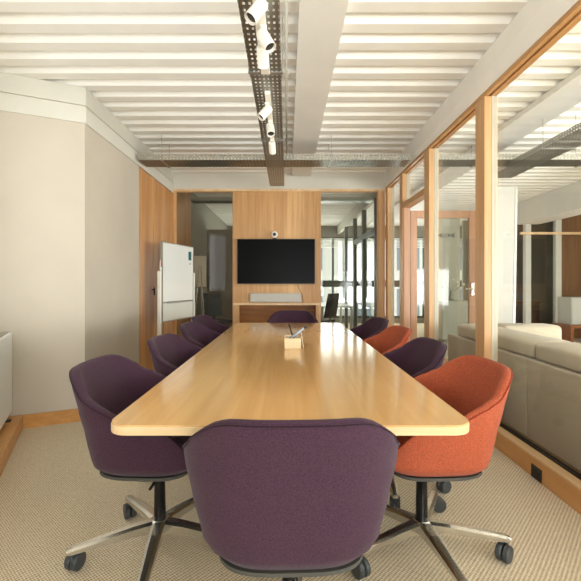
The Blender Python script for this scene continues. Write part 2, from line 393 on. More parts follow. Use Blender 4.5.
struct('trim_26', B(1.545, 1.65, 4.621, 5.489, 2.22, 2.29), M['rail_wood'], 'wooden transom over the doorway', bevel=.003)
gz = [(YB, -.301, .134, 2.69), (-.149, 3.209, .134, 2.69), (3.366, 4.459, .134, 2.69), (4.621, 5.489, 2.291, 2.69), (5.631, 6.299, .134, 2.69)]
gl = ['large glass pane behind the camera', 'large clear glass pane in front of the sofa', 'glass pane between the nearest post and the doorway', 'glass transom light over the doorway', 'narrow glass pane beside the far corner']
for i, (a, b, z0, z1) in enumerate(gz):
    wn = sroot('window_%d' % (4+i), gl[i])
    B(1.62, 1.632, a, b, z0, z1).build('pane', M['glass'], wn)
    MB().box(1.612, 1.619, a, b, z0, z0+.02).box(1.633, 1.64, a, b, z0, z0+.02).build('glazing_bead', M['black'], wn)
# open door leaf, hinged at the far post and swung out 90 degrees
dr = sroot('door_1', 'wooden framed glass door swung open into the lounge')
fr = MB().box(1.71, 1.80, 5.67, 5.71, .02, 2.22).box(2.52, 2.61, 5.67, 5.71, .02, 2.22).box(1.80, 2.52, 5.67, 5.71, 2.12, 2.22).box(1.80, 2.52, 5.67, 5.71, .02, .17)
fr.build('door_frame', M['door_wood'], dr, bevel=.003)
B(1.80, 2.52, 5.685, 5.695, .17, 2.12).build('pane', M['frost'], dr)
MB().box(2.545, 2.585, 5.66, 5.669, 1.05, 1.22).tube([(2.565, 5.66, 1.14), (2.565, 5.61, 1.14), (2.45, 5.61, 1.14)], .009, 8).build('door_handle', M['chrome'], dr, smooth=False)
for z in (1.86, 1.62, .4):
    MB().tube([(1.68, 5.655, z-.03), (1.68, 5.655, z+.03)], .012, 10).box(1.661, 1.70, 5.65, 5.66, z-.03, z+.03).build('hinge', M['alu'], dr)
# vinyl lettering on the door glass
tcu = bpy.data.curves.new('door_lettering', 'FONT'); tcu.body = 'ME ONE'; tcu.size = .072; tcu.space_character = .9; tcu.extrude = .0008; tcu.offset = .0015; tcu.align_x = 'CENTER'
tcu.materials.append(M['ink'])
to = bpy.data.objects.new('door_lettering', tcu); COL.objects.link(to); to.parent = dr
to.location = (2.205, 5.682, 1.855); to.rotation_euler = (PI/2, 0, 0)
# wooden jamb inside the doorway
struct('trim_27', MB().box(1.56, 1.64, 5.47, 5.489, 0, 2.219).box(1.56, 1.64, 4.621, 4.64, 0, 1.05).box(1.56, 1.64, 4.627, 4.64, 1.05, 1.25).box(1.56, 1.64, 4.621, 4.64, 1.25, 2.219), M['door_wood'], 'door jambs of the doorway')

# rear wall with an added window for light from behind
def wall_with_window(name, x0, x1, wx0, wx1, wz0, wz1, y0, y1, m, label):
    b = MB().box(x0, wx0, y0, y1, 0, 2.954).box(wx1, x1, y0, y1, 0, 2.954).box(wx0, wx1, y0, y1, 0, wz0).box(wx0, wx1, y0, y1, wz1, 2.954)
    return struct(name, b, m, label)
def window_x(idx, x0, x1, z0, z1, y, nm, label, trans=()):
    r = sroot('window_%d' % idx, label)
    f = MB().box(x0, x1, y-.03, y+.03, z0, z0+.06).box(x0, x1, y-.03, y+.03, z1-.06, z1)
    for k in range(nm+1):
        xx = x0 + (x1-x0-.06)*k/nm
        f.box(xx, xx+.06, y-.03, y+.03, z0+.06, z1-.06)
    for t in trans: f.box(x0+.06, x1-.06, y-.028, y+.028, t, t+.2)
    f.build('window_frame', M['darkframe'], r)
    B(x0+.06, x1-.06, y-.005, y+.005, z0+.06, z1-.06).build('pane', M['glass'], r)
    return r
wall_with_window('wall_rear', W1[0], 1.66, -1.0, 1.4, .2, 2.7, YB-.15, YB, M['wall'], 'wall behind the camera')
window_x(9, -1.0, 1.4, .2, 2.7, YB-.07, 2, 'added window behind the camera for rear light')
wall_with_window('wall_lounge_rear', 1.66, 7.5, 2.1, 6.3, .2, 2.7, YB-.15, YB, M['white'], 'lounge wall behind the camera')
window_x(10, 2.1, 6.3, .2, 2.7, YB-.07, 3, 'lounge window behind the camera')
struct('wall_lounge_side', MB().box(7.4, 7.52, YB, -1.6, 0, 2.954).box(7.4, 7.52, 4.8, 9.0, 0, 2.954).box(7.4, 7.52, -1.6, 4.8, 0, .2).box(7.4, 7.52, -1.6, 4.8, 2.7, 2.954), M['white'], 'unseen lounge side wall with an added long window')
wn = sroot('window_18', 'added long window for side light in the unseen lounge side wall')  # window added out of view to let light in from the side
f = MB().box(7.43, 7.49, -1.6, 4.8, .2, .26).box(7.43, 7.49, -1.6, 4.8, 2.64, 2.7)
for k in range(6): f.box(7.43, 7.49, -1.6+k*1.268, -1.54+k*1.268, .26, 2.64)
f.build('window_frame', M['darkframe'], wn)
B(7.455, 7.465, -1.54, 4.74, .26, 2.64).build('pane', M['glass'], wn)
struct('wall_lounge_side_far', B(7.4, 7.52, 9.001, YW, 0, 2.954), M['brown'], 'brown wall at the far side of the lounge')

# rooms beyond the far wall
struct('wall_store', MB().box(XL-.12, XL, YF+.12, 7.7, 0, 2.954), M['side_wood'], 'wooden wall seen through the far left glass')
struct('wall_store_side', B(XL-.12, XL, 7.7, YW, 0, 2.954), M['grey_wall'], 'grey wall seen through the far left glass')
struct('wall_taupe', B(XL+.001, -.3, 9.2, 9.26, 0, 2.42), M['taupe'], 'taupe panel seen through the far left glass')
# window wall at the end
wall_with_window('wall_window_end', XL-.12, 7.5, -1.4, 5.6, .15, 2.62, YW, YW+.15, M['grey_wall'], 'window wall at the end of the corridor')
w_ = window_x(11, -1.4, 5.6, .15, 2.62, YW+.07, 10, 'wide window at the end of the corridor', trans=(1.1,))
bl = MB()
for k in range(7): bl.box(-1.3, 5.52, YW-.02, YW+.03, 2.30+k*.045, 2.318+k*.045)
bl.build('blind', M['boardpanel'], w_)
# dark mullioned glass partition continuing the glass wall
for i, y in enumerate((7.1, 8.3, 9.4, 10.8)):
    struct('trim_%d' % (30+i), B(1.53, 1.61, y, y+.12, 0, 2.70), M['darkframe'], 'dark post of the corridor glass partition')
struct('trim_34', MB().box(1.53, 1.61, YF+.12, YW, 2.701, 2.954), M['white'])
struct('trim_35', MB().box(1.53, 1.61, 7.221, 8.299, 2.1, 2.2).box(1.53, 1.61, 8.421, 9.399, 2.1, 2.2), M['darkframe'])
for i, (a, b) in enumerate(((6.6, 7.099), (7.221, 8.299), (8.421, 9.399), (9.521, 10.799), (10.921, YW))):
    wn = sroot('window_%d' % (12+i), 'glass pane of the corridor partition, number %d from the meeting room' % (i+1))
    wn['label'] = ['first', 'second', 'third', 'fourth', 'fifth'][i] + ' corridor partition pane seen through the far right glass'
    z1 = 2.099 if i in (1, 2) else 2.70
    B(1.565, 1.575, a, b, .02, z1).build('pane', M['glass'], wn)

# lounge far wall: glass rooms, posts, brown wall
struct('wall_lounge_far', MB().box(5.98, 7.4, 9.0, 9.1, 0, 2.954), M['brown'], 'brown wall at the end of the lounge')
struct('wall_lounge_column', B(3.45, 4.22, 10.0, 10.3, 0, 2.954), M['white'], 'white column behind the open glass door')
for i, x in enumerate((5.18, 5.84)):
    struct('trim_%d' % (36+i), B(x, x+.12, 8.9, 9.0, 0, 2.67), M['lightpost'], 'pale grey post of the glass room beyond the lounge')
struct('trim_38', B(5.05, 6.38, 8.85, 8.899, 2.27, 2.32), M['lip_wood'], 'pale wooden rail across the posts beyond the lounge')
wn = sroot('window_17', 'dark glass of the room beyond the lounge')
B(5.30, 5.84, 8.94, 8.95, .02, 2.67).build('pane', M['glass_dim'], wn)
struct('wall_dark_room', MB().box(4.9, 7.4, 11.4, 11.5, 0, 2.954), M['grey_wall'])

# outside
bd = thing('building', 'pale apartment facade outside the window at the end of the corridor', 'building', (3, 22, 0))
B(-9, 9, 0, 5, -4, 9).build('facade', M['facade'], bd)
for i in range(6):
    for k in range(3):
        B(-7.5+i*2.6, -6.3+i*2.6, -.03, 0, -.9+k*2.8, .9+k*2.8).build('window_glass', M['facade_glass'], bd)

# ------------------------------------------------------------------ conference table
t = thing('conference_table', 'long rounded pale maple conference table in the middle of the room', 'table', (.011, 3.165, 0))
def rrect(hx, hy, r, n=8):
    pts = []
    for sx, sy, a0 in ((1, 1, 0), (-1, 1, PI/2), (-1, -1, PI), (1, -1, 3*PI/2)):
        for k in range(n+1):
            a = a0 + PI/2*k/n; pts.append((sx*(hx-r)+r*math.cos(a), sy*(hy-r)+r*math.sin(a)))
    return pts
HX, HY = .629, 1.785
MB().prism(rrect(HX-.0015, HY-.0015, .075), .7345, .74).build('table_surface', M['table'], t, bevel=.0012)
MB().prism(rrect(HX, HY, .075), .705, .7344).build('table_edge', M['table_edge'], t, bevel=.003)
for yy in (-.75, .75):
    q = MB().box(-.05, .05, yy-.05, yy+.05, .03, .70).build('table_column', M['alu'], t, bevel=.006)
    MB().box(-.30, .30, yy-.04, yy+.04, 0, .03).build('table_foot', M['alu'], t, bevel=.004)
    MB().box(-.25, .25, yy-.03, yy+.03, .675, .7049).build('support_bar', M['alu'], t)

# ------------------------------------------------------------------ chairs
def interp(tb, z):
    if z <= tb[0][0]: return tb[0][1]
    for (a, va), (b, vb) in zip(tb, tb[1:]):
        if z <= b:
            u = (z-a)/(b-a); u = u*u*(3-2*u)*.4 + u*.6
            return va + (vb-va)*u
    return tb[-1][1]
TA = [(.43, .208), (.445, .236), (.48, .268), (.60, .298), (.70, .320), (.78, .330), (.86, .322)]
TB_ = [(.43, .212), (.445, .232), (.48, .240), (.60, .262), (.70, .290), (.86, .345)]
TF = [(.43, .175), (.445, .215), (.48, .265), (.60, .275), (.86, .275)]
G = [(-.325, .865), (-.28, .861), (-.24, .846), (-.19, .806), (-.13, .750), (-.07, .707), (0, .688), (.12, .650), (.20, .56), (.235, .515), (.29, .505)]
def sup(th, a, b, n=3.4):
    s, c = math.sin(th), math.cos(th)
    return a*math.copysign(abs(s)**(2/n), s), b*math.copysign(abs(c)**(2/n), c)
def foot(th, z, offs=0):
    c = math.cos(th)
    b = interp(TF if c > 0 else TB_, z)
    return sup(th, interp(TA, z)-offs, b-offs, 3.5 - .8*min(1, max(0, (z-.45)/.4)))
def rimz(th):
    x, y = foot(th, .78); u = min(1, max(0, (abs(x)-.165)/.12))
    return interp(G, y) - (.046*u**1.8*min(1, max(0, (-y-.10)/.10)))
NT = 72
def make_shell():
    mb = MB(); rings = []
    ths = [2*PI*k/NT for k in range(NT)]
    def ring(fn): rings.append([mb.b.verts.new(fn(t)) for t in ths])
    for s in (.05, .5, .9):
        ring(lambda t, s=s: (*[q*s for q in foot(t, .43)], .43))
    NV = 12
    for k in range(NV+1):
        def fn(t, k=k):
            R = rimz(t)-.016; z = .433 + (R-.433)*k/NV; return (*foot(t, z), z)
        ring(fn)
    for o_, dz in ((.003, .007), (.010, .002), (.019, 0), (.028, .003), (.035, .010), (.038, .022)):
        ring(lambda t, o_=o_, dz=dz: (*foot(t, rimz(t)-dz, o_), rimz(t)-dz))
    for k in range(1, 7):
        def fn(t, k=k):
            R = rimz(t)-.022; z = R + (.478-R)*k/6; return (*foot(t, z, .040), z)
        ring(fn)
    for s in (.6, .05):
        ring(lambda t, s=s: (*[q*s for q in foot(t, .478, .04)], .478))
    for A, C in zip(rings, rings[1:]):
        for k in range(NT): mb.b.faces.new([A[k], A[(k+1)%NT], C[(k+1)%NT], C[k]])
    mb.b.faces.new(rings[0][::-1]); mb.b.faces.new(rings[-1])
    return mb
def make_cushion():
    mb = MB(); rings = []
    ths = [2*PI*k/NT for k in range(NT)]
    for s, z in ((.05, .480), (.9, .480), (.975, .488), (.985, .503), (.96, .518), (.88, .528), (.6, .534), (.3, .536), (.03, .536)):
        rings.append([mb.b.verts.new((*[q*s for q in foot(t, .50, .042)], z)) for t in ths])
    for A, C in zip(rings, rings[1:]):
        for k in range(NT): mb.b.faces.new([A[k], A[(k+1)%NT], C[(k+1)%NT], C[k]])
    mb.b.faces.new(rings[0][::-1]); mb.b.faces.new(rings[-1])
    return mb
def loop_tube(pts, r, n=6):
    mb = MB(); N = len(pts); rings = []
    for i in range(N):
        p = Vector(pts[i]); t = (Vector(pts[(i+1)%N])-Vector(pts[i-1])).normalized()
        u = t.cross(Vector((0,0,1))).normalized(); v_ = u.cross(t)
        rings.append([mb.b.verts.new(p + r*(math.cos(2*PI*k/n)*u+math.sin(2*PI*k/n)*v_)) for k in range(n)])
    for i in range(N):
        A, C = rings[i], rings[(i+1)%N]
        for k in range(n): mb.b.faces.new([A[k], A[(k+1)%n], C[(k+1)%n], C[k]])
    return mb
def make_chair(kind, leg0):
    c = thing('office_chair', kind, 'chair')
    make_shell().build('shell', M[kind], c, smooth=True)
    make_cushion().build('seat_cushion', M[kind], c, smooth=True)
    pts = [(*foot(2*PI*k/NT, rimz(2*PI*k/NT)-.011, -.0005), rimz(2*PI*k/NT)-.011) for k in range(NT)]
    loop_tube(pts, .0028).build('piping', M[kind+'_pipe'], c, smooth=True)
    mb = MB(); rings = []
    for s, z in ((.9, .412), (.985, .414), (1.01, .418), (1.01, .4295)):
        rings.append([mb.b.verts.new((*[q*s for q in foot(2*PI*k/NT, .436)], z)) for k in range(NT)])
    for A, C in zip(rings, rings[1:]):
        for k in range(NT): mb.b.faces.new([A[k], A[(k+1)%NT], C[(k+1)%NT], C[k]])
    mb.b.faces.new(rings[0][::-1]); mb.b.faces.new(rings[-1])
    mb.build('shell_base', M['basegrey'], c, smooth=False)
    MB().box(-.06, .06, -.09, .09, .372, .4098).build('tilt_mechanism', M['black'], c, bevel=.008)
    MB().tube([(.05, .03, .38), (.19, .03, .37)], .006, 8).build('height_lever', M['black'], c, smooth=True)
    MB().lathe([(.0135, .30), (.0135, .373)], n=16).build('gas_piston', M['chrome'], c, smooth=True)
    MB().lathe([(.030, .095), (.030, .115), (.027, .12), (.024, .325), (.018, .33)], n=20).build('column', M['blackmetal'], c, smooth=False)
    MB().lathe([(.030, .085), (.044, .09), (.046, .13), (.034, .142), (.031, .142)], n=24).build('base_hub', M['chrome'], c, smooth=False)
    for k in range(5):
        a = leg0 + 2*PI*k/5; ca, sa = math.cos(a), math.sin(a)
        q = MB(); sec = []
        for r, w2, zt, zb in ((.036, .030, .140, .092), (.12, .027, .135, .096), (.25, .023, .119, .090), (.355, .019, .105, .082), (.376, .013, .098, .082)):
            sec.append([q.b.verts.new((r*ca - s*w2*f*sa, r*sa + s*w2*f*ca, z)) for s, f, z in ((-1, 1, zb), (1, 1, zb), (1, 1, zt-.008), (1, .5, zt), (-1, .5, zt), (-1, 1, zt-.008))])
        for A, C in zip(sec, sec[1:]):
            for j in range(6): q.b.faces.new([A[j], A[(j+1)%6], C[(j+1)%6], C[j]])
        q.b.faces.new(sec[0][::-1]); q.b.faces.new(sec[-1])
        lg = q.build('leg', M['chrome'], c)
        X, Y = .358*ca, .358*sa
        sw = a + .9 + k*1.3; cs, sn = math.cos(sw), math.sin(sw)
        w = MB(); wx, wy = X - .022*cs, Y - .022*sn
        for sgn in (-1, 1):
            mt = Matrix.Translation((wx - sn*sgn*.015, wy + cs*sgn*.015, .0372)) @ Matrix.Rotation(sw, 4, 'Z') @ Matrix.Rotation(PI/2, 4, 'X')
            w.lathe([(.010, -.0125), (.033, -.0125), (.037, -.008), (.037, .008), (.033, .0125), (.010, .0125)], mt, 20)
        w.tube([(X, Y, .0818), (X, Y, .055), (wx, wy, .037)], [.009, .012, .010], 8)
        w.tube([(wx - sn*.018, wy + cs*.018, .037), (wx + sn*.018, wy - cs*.018, .037)], .009, 8)
        w.build('caster', M['caster'], lg)
    return c
protoP = make_chair('purple', 0); protoO = make_chair('orange', 0)
used = set()
# facing: local +y is the front of the chair. base angle is given for the star base in world terms
chairs = [
 ('purple', .010, 1.362, .03, 'purple upholstered office chair at the near end of the table, back to the viewer', 0.2, None),
 ('purple', -.585, 1.886, -PI/2-.05, 'purple upholstered office chair at the near left corner of the table', -2.70, 'l'),
 ('orange', .617, 1.878, PI/2+.04, 'orange upholstered office chair at the near right corner of the table', -.18, 'r'),
 ('purple', -.545, 2.73, -PI/2-.10, 'purple chair on the left side of the table, second from the viewer', 1.1, 'l'),
 ('purple', -.585, 3.66, -PI/2-.12, 'purple chair on the left side of the table, third from the viewer', .5, 'l'),
 ('purple', -.66, 4.44, -PI/2-.16, 'purple chair farthest along the left side, half hidden behind another purple chair', 1.4, 'l'),
 ('purple', .605, 2.55, PI/2+.05, 'purple chair on the right side between the two orange chairs', -.4, 'r'),
 ('orange', .630, 3.31, PI/2+.08, 'smaller-looking orange chair farther along the right side of the table', .6, 'r'),
 ('purple', .655, 4.14, PI/2+.12, 'purple chair farthest along the right side, beyond the second orange chair', .4, 'r'),
 ('purple', .07, 5.03, PI, 'purple chair at the far end of the table in front of the wooden niche', .1, None)]
for kind, x, y, rz, label, base, side in chairs:
    pr = protoP if kind == 'purple' else protoO
    if kind in used: c = copy_tree(pr)
    else: c = pr; used.add(kind)
    c.location = (x, y, 0); c.rotation_euler.z = rz; c['label'] = label; c['group'] = 'upholstered office chairs around the table'
    c['base'] = base
    if 'near end' in label: c.scale.x = 1.03
for o in list(COL.objects):
    if o.get('base') is not None:
        a = o['base'] - o.rotation_euler.z
        if 'near end' in o['label']:      # its seat is set a little lower
            for ch in o.children:
                kn = ch.name.split('.')[0]
                if kn in ('shell', 'seat_cushion', 'piping'): ch.scale.z = 1.06; ch.location.z = -.042
                elif kn in ('shell_base', 'tilt_mechanism', 'height_lever', 'gas_piston'): ch.location.z = -.017
        for ch in o.children:
            if ch.name.split('.')[0] == 'leg': ch.rotation_euler.z = a
        del o['base']
        if 'near left corner' in o['label']:
            B(-.2385, -.2355, -.10, -.085, .475, .482).build('fabric_tag', M['black'], o)

# ------------------------------------------------------------------ things on the table
bx = thing('desk_organizer', 'small pale wooden box standing near the middle of the table', 'box', (.042, 2.99, .74))
MB().box(-.06, .06, 0, .20, 0, .006).box(-.06, .06, 0, .008, .006, .075).box(-.06, .06, .192, .20, .006, .075).box(-.06, -.052, .008, .192, .006, .075).box(.052, .06, .008, .192, .006, .075).build('box_body', M['block'], bx, bevel=.0015)
B(-.052, .052, .06, .066, .006, .066).build('divider', M['block'], bx)
rc = thing('remote_control', 'silver remote with black tip leaning out of the pale wooden box', 'remote control', (.042, 2.99, .74))
def stick(mb, p, q, w_, h_):
    p, q = Vector(p), Vector(q); t = (q-p).normalized(); u = t.cross(Vector((0,1,0))).normalized(); v = t.cross(u)
    c = [a + s*w_/2*v + r*h_/2*u for a in (p, q) for s, r in ((-1,-1),(1,-1),(1,1),(-1,1))]
    return mb.quadbox([c[0], c[1], c[2], c[3], c[4], c[5], c[6], c[7]])
stick(MB(), (-.036, .12, .045), (.086, .12, .138), .038, .020).build('remote_body', M['silver'], rc, bevel=.003)
stick(MB(), (.0866, .12, .1384), (.102, .12, .150), .036, .019).build('remote_tip', M['black'], rc, bevel=.003)
p = MB().tube([(.062, 3.16, .762), (.012, 3.17, .908)], .006, 8).build('pen', M['black'], smooth=True)
tag(p, 'black pen standing up in the pale wooden box', 'pen')
q = MB(); stick(q, (.122, 3.07, .742), (.106, 3.07, .85), .10, .003)
tag(q.build('paper_card', M['paper']), 'white card leaning against the right side of the wooden box', 'card')

# ------------------------------------------------------------------ television wall
tv = thing('television', 'black flat television mounted on the wood panel', 'television', (-.169, YF, 1.206))
MB().box(-.607, .607, -.075, -.03, 0, .702).build('casing', M['bezel'], tv, bevel=.004)
B(-.598, .598, -.0765, -.0752, .012, .692).build('screen', M['screen'], tv)
B(-.2, .2, -.0299, -.001, .15, .5).build('wall_mount', M['bezel'], tv)
wc = thing('webcam', 'small white round webcam on top of the television', 'webcam', (-.195, YF-.052, 1.909))
mt = Matrix.Translation((0, 0, .068)) @ Matrix.Rotation(PI/2, 4, 'X')
MB().lathe([(.02, -.03), (.042, -.025), (.052, -.008), (.052, .012), (.044, .028), (.030, .032)], mt, 24).build('camera_body', M['plastic_white'], wc, smooth=True)
MB().lathe([(.006, .0325), (.026, .0325), (.026, .036), (.006, .036)], mt, 20).build('lens', M['black'], wc)
MB().box(-.03, .03, -.02, .02, 0, .008).box(-.012, .012, -.008, .008, .008, .022).build('stand', M['black'], wc, bevel=.002)
sb = thing('sound_bar', 'long pale grey sound bar under the television', 'speaker', (-.18, YF, .922))
MB().prism(rrect(.405, .035, .03), 0, .138).build('speaker_body', M['speakercloth'], sb, bevel=.012, seg=3, loc=(0, -.038, 0))
pts = [(.175, YF-.012, 1.20), (.18, YF-.010, 1.14), (.222, YF-.010, 1.08), (.248, YF-.01, 1.0), (.252, YF-.01, .93), (.248, YF-.018, .906)]
tag(MB().tube(pts, .004, 6).build('power_cable', M['cable'], smooth=True), 'thin brown cable hanging from the television past the sound bar', 'cable')

# ------------------------------------------------------------------ whiteboard on its stand
ang = math.atan2(5.90-5.06, -1.36+1.55)
wb = thing('whiteboard', 'white mobile whiteboard in front of the wood cupboards', 'whiteboard', (-1.55, 5.06, 0), ang)
L = .861
B(.012, L-.012, -.010, .010, .985, 1.725).build('writing_board', M['board'], wb)
MB().box(0, .012, -.014, .014, .73, 1.735).box(L-.012, L, -.014, .014, .73, 1.735).box(.012, L-.012, -.014, .014, 1.7255, 1.735).box(.012, L-.012, -.014, .014, .965, .9845).box(.012, L-.012, -.014, .014, .73, .742).build('frame', M['alu'], wb)
B(.012, L-.012, -.008, .008, .7425, .9645).build('lower_panel', M['boardpanel'], wb)
B(.1, L-.1, -.07, -.0145, .965, .975).build('pen_tray', M['alu'], wb)
for xx in (-.062, L+.004):
    pp = B(xx, xx+.034, -.02, .02, .09, 1.366).build('post', M['plastic_white'], wb, bevel=.003)
    B(xx-.002, xx+.036, -.25, .13, .06, .0895).build('foot_bar', M['plastic_white'], pp, bevel=.004)
    for yy in (-.22, .10):
        mt = Matrix.Translation((xx+.017, yy, .028)) @ Matrix.Rotation(PI/2, 4, 'Y')
        MB().lathe([(.01, -.012), (.026, -.012), (.027, .012), (.01, .012)], mt, 16).tube([(xx+.017, yy, .06), (xx+.017, yy, .03)], .008, 8).build('caster', M['black'], pp)
c_ = Matrix.Rotation(ang, 4, 'Z')
def onboard(x, y, z): v = c_ @ Vector((x, y, z)); return (v.x-1.55, v.y+5.06, v.z)
cup = thing('marker_cup', 'small clear cup of markers on the near post of the whiteboard', 'cup', onboard(-.021, 0, 1.3665))
MB().lathe([(.016, 0), (.018, .05), (.016, .05), (.014, .004)], n=16).build('cup_body', M['alu'], cup)
for k, (dx, m_, lb) in enumerate(((.006, 'red', 'red marker pen in the cup on the whiteboard post'), (-.006, 'plastic_white', 'white marker pen in the cup on the whiteboard post'))):
    x0, y0, z0 = onboard(-.021+dx, 0, 1.3665)
    tag(MB().tube([(0, 0, .006), (0, 0, .13)], .0055, 8).build('marker_pen', M[m_], loc=(x0, y0, z0)), lb, 'pen')
er = onboard(L-.12, -.0105, 1.60)
tag(B(-.03, .03, -.018, 0, -.06, .06).build('board_eraser', M['teal'], loc=er, rz=ang, bevel=.004), 'dark teal eraser stuck at the top right of the whiteboard', 'eraser')
er = onboard(L-.10, -.0105, 1.49)
tag(MB().lathe([(.012, 0), (.012, .008)], Matrix.Rotation(PI/2, 4, 'X'), 16).build('magnet', M['silver'], loc=er, rz=ang), 'small grey round magnet under the teal eraser', 'magnet')

# ------------------------------------------------------------------ heater on the ledge
hp = off(off(L0, .07, 0), 0, .03)
ha = math.atan2(ey, ex)
ht = thing('radiator', 'white flat panel heater standing on the wooden ledge at the left edge', 'radiator', (hp[0], hp[1], .115), ha)
MB().box(0, 1.5, -.13, 0, .045, .70).build('panel', M['radiator'], ht, bevel=.012, seg=3)
MB().box(.05, 1.45, -.11, -.02, .7005, .708).build('top_grille', M['alu'], ht)
for xx in (.10, 1.36):
    MB().box(xx, xx+.05, -.11, .01, 0, .010).box(xx+.01, xx+.04, -.09, -.03, .010, .0448).build('foot', M['black'], ht)

# ------------------------------------------------------------------ socket
sk = thing('floor_socket', 'black power socket set in the wooden baseboard at the right', 'socket', (1.545, 2.535, .042))
B(-.006, -.0005, -.052, .052, -.038, .042).build('cover_plate', M['black'], sk, bevel=.002)
for yy in (-.024, .024):
    MB().lathe([(.004, 0), (.017, 0), (.018, .002), (.004, .002)], Matrix.Translation((-.0062, yy, .002)) @ Matrix.Rotation(-PI/2, 4, 'Y'), 20).build('outlet', M['bezel'], sk)

# ------------------------------------------------------------------ cable trays and spotlights
def tray_y(name, label, x0, x1, y0, y1, z, joints, hang=()):
    r = thing(name, label, 'cable tray', ((x0+x1)/2, y0, z)); w = (x1-x0)/2; L = y1-y0
    B(-w, w, 0, L, 0, .002).build('tray_base', M['tray_bottom'], r)
    for s in (-1, 1):
        B(min(s*w, s*(w-.002)), max(s*w, s*(w-.002)), 0, L, .0021, .06).build('side_rail', M['tray_side_y'], r)
    for j in joints:
        MB().box(-w-.004, w+.004, j-y0-.012, j-y0+.012, -.003, -.0005).box(-w-.004, -w-.001, j-y0-.05, j-y0+.05, 0, .05).box(w+.001, w+.004, j-y0-.05, j-y0+.05, 0, .05).build('joint_plate', M['alu'], r)
    for hy in hang:
        for s in (-1, 1): MB().tube([(s*(w+.008), hy-y0, -.006), (s*(w+.008), hy-y0, 2.955-z)], .003, 6).build('hanger_rod', M['alu'], r)
        MB().box(-w-.012, w+.012, hy-y0-.01, hy-y0+.01, -.010, -.004).build('hanger_bar', M['alu'], r)
    return r
tray_y('cable_tray', 'long perforated steel cable tray with spotlights running toward the television', -.243, -.038, -.6, 5.84, 2.60, (2.707, 3.93), (2.677, 3.965))
tray_y('cable_tray', 'perforated steel cable tray over the lounge behind the right glass', 2.63, 2.95, .5, 5.4, 2.60, (2.2, 4.0), (2.3, 4.2))
def tray_x(name, label, x0, x1, y0, y1, z, hang=()):
    r = thing(name, label, 'cable tray', (x0, (y0+y1)/2, z)); w = (y1-y0)/2; L = x1-x0
    B(0, L, -w, w, 0, .002).build('tray_base', M['tray_cross_shaded'], r)
    for s in (-1, 1):
        B(0, L, min(s*w, s*(w-.002)), max(s*w, s*(w-.002)), .0021, .071).build('side_rail', M['tray_side_x_lit'], r)
    for hx in hang:
        for s in (-1, 1): MB().tube([(hx-x0, s*(w+.008), -.006), (hx-x0, s*(w+.008), 2.955-z)], .0035, 6).build('hanger_rod', M['alu'], r)
        MB().box(hx-x0-.012, hx-x0+.012, -w-.012, w+.012, -.010, -.002).build('hanger_bar', M['alu'], r)
    return r
tray_x('cable_tray', 'perforated steel cable tray crossing the meeting room under the ceiling', -1.75, 1.46, 4.82, 5.11, 2.665, (-1.47, .52))
tray_x('cable_tray', 'perforated steel cable tray crossing the lounge behind the glass', 1.70, 4.9, 4.82, 5.11, 2.67, (2.3, 3.6))
tray_x('cable_tray', 'cable tray crossing the rooms beyond the far wall', -1.7, 1.5, 7.2, 7.45, 2.665, (.3,))
r1 = B(-.028, .028, 0, 1.65, -.030, 0).build('lighting_track', M['lamp'], loc=(-.138, 1.0, 2.5965), bevel=.003)
tag(r1, 'white lighting track under the near stretch of the cable tray', 'track')
r2 = B(-.020, .020, 0, 1.0, -.028, 0).build('lighting_track', M['lamp'], loc=(-.140, 2.93, 2.5965), bevel=.003)
tag(r2, 'white lighting track under the far stretch of the cable tray', 'track')
def spot(x, y, d, label, s=1.0, zt=2.566):
    r = thing('track_spotlight', label, 'spotlight', (x, y, zt), 0, 'white spotlights under the cable tray')
    MB().box(-.016, .016, -.03, .03, -.014, -.0005).build('track_adapter', M['lamp'], r, bevel=.002)
    D = Vector(d).normalized(); piv = Vector((0, 0, -.050))
    MB().tube([(0, 0, -.0145), (0, 0, -.035), piv], .009, 10).build('stem', M['lamp'], r, smooth=True)
    mt = Matrix.Translation(piv) @ D.to_track_quat('Z', 'Y').to_matrix().to_4x4()
    R = .032*s; L = .115*s
    MB().lathe([(R*.55, -.035*s), (R*.92, -.030*s), (R, -.022*s), (R, L-.035*s), (R*.93, L-.035*s), (R*.86, L-.055*s), (.004, L-.056*s)], mt, 28).build('lamp_head', M['lamp'], r, smooth=False)
    MB().lathe([(.003, L-.0555*s), (R*.84, L-.0545*s), (R*.84, L-.051*s), (.003, L-.050*s)], mt, 24).build('lens', M['lens'], r)
    return r
spot(-.130, 1.93, (-.48, -.22, -.75), 'white spotlight aimed left, nearest the viewer, at the top edge')
spot(-.122, 2.16, (.42, -.22, -.8), 'white spotlight aimed right, second from the viewer')
spot(-.138, 2.30, (.02, .75, -.65), 'white spotlight aimed at the television wall, just before the first tray joint')
spot(-.150, 3.08, (-.55, -.22, -.7), 'white spotlight aimed left on the far track, first after the tray joint')
spot(-.140, 3.42, (.1, -.45, -.85), 'white spotlight pointing down in the middle of the far track')
spot(-.140, 3.85, (.05, .7, -.7), 'white spotlight farthest from the viewer, aimed away')
# thin conduit beside the beam
tag(MB().tube([(-.005, 1.6, 2.93), (-.005, 5.7, 2.93)], .010, 8).build('ceiling_conduit', M['white'], smooth=True), 'thin white conduit on the ceiling between the cable tray and the beam', 'pipe')

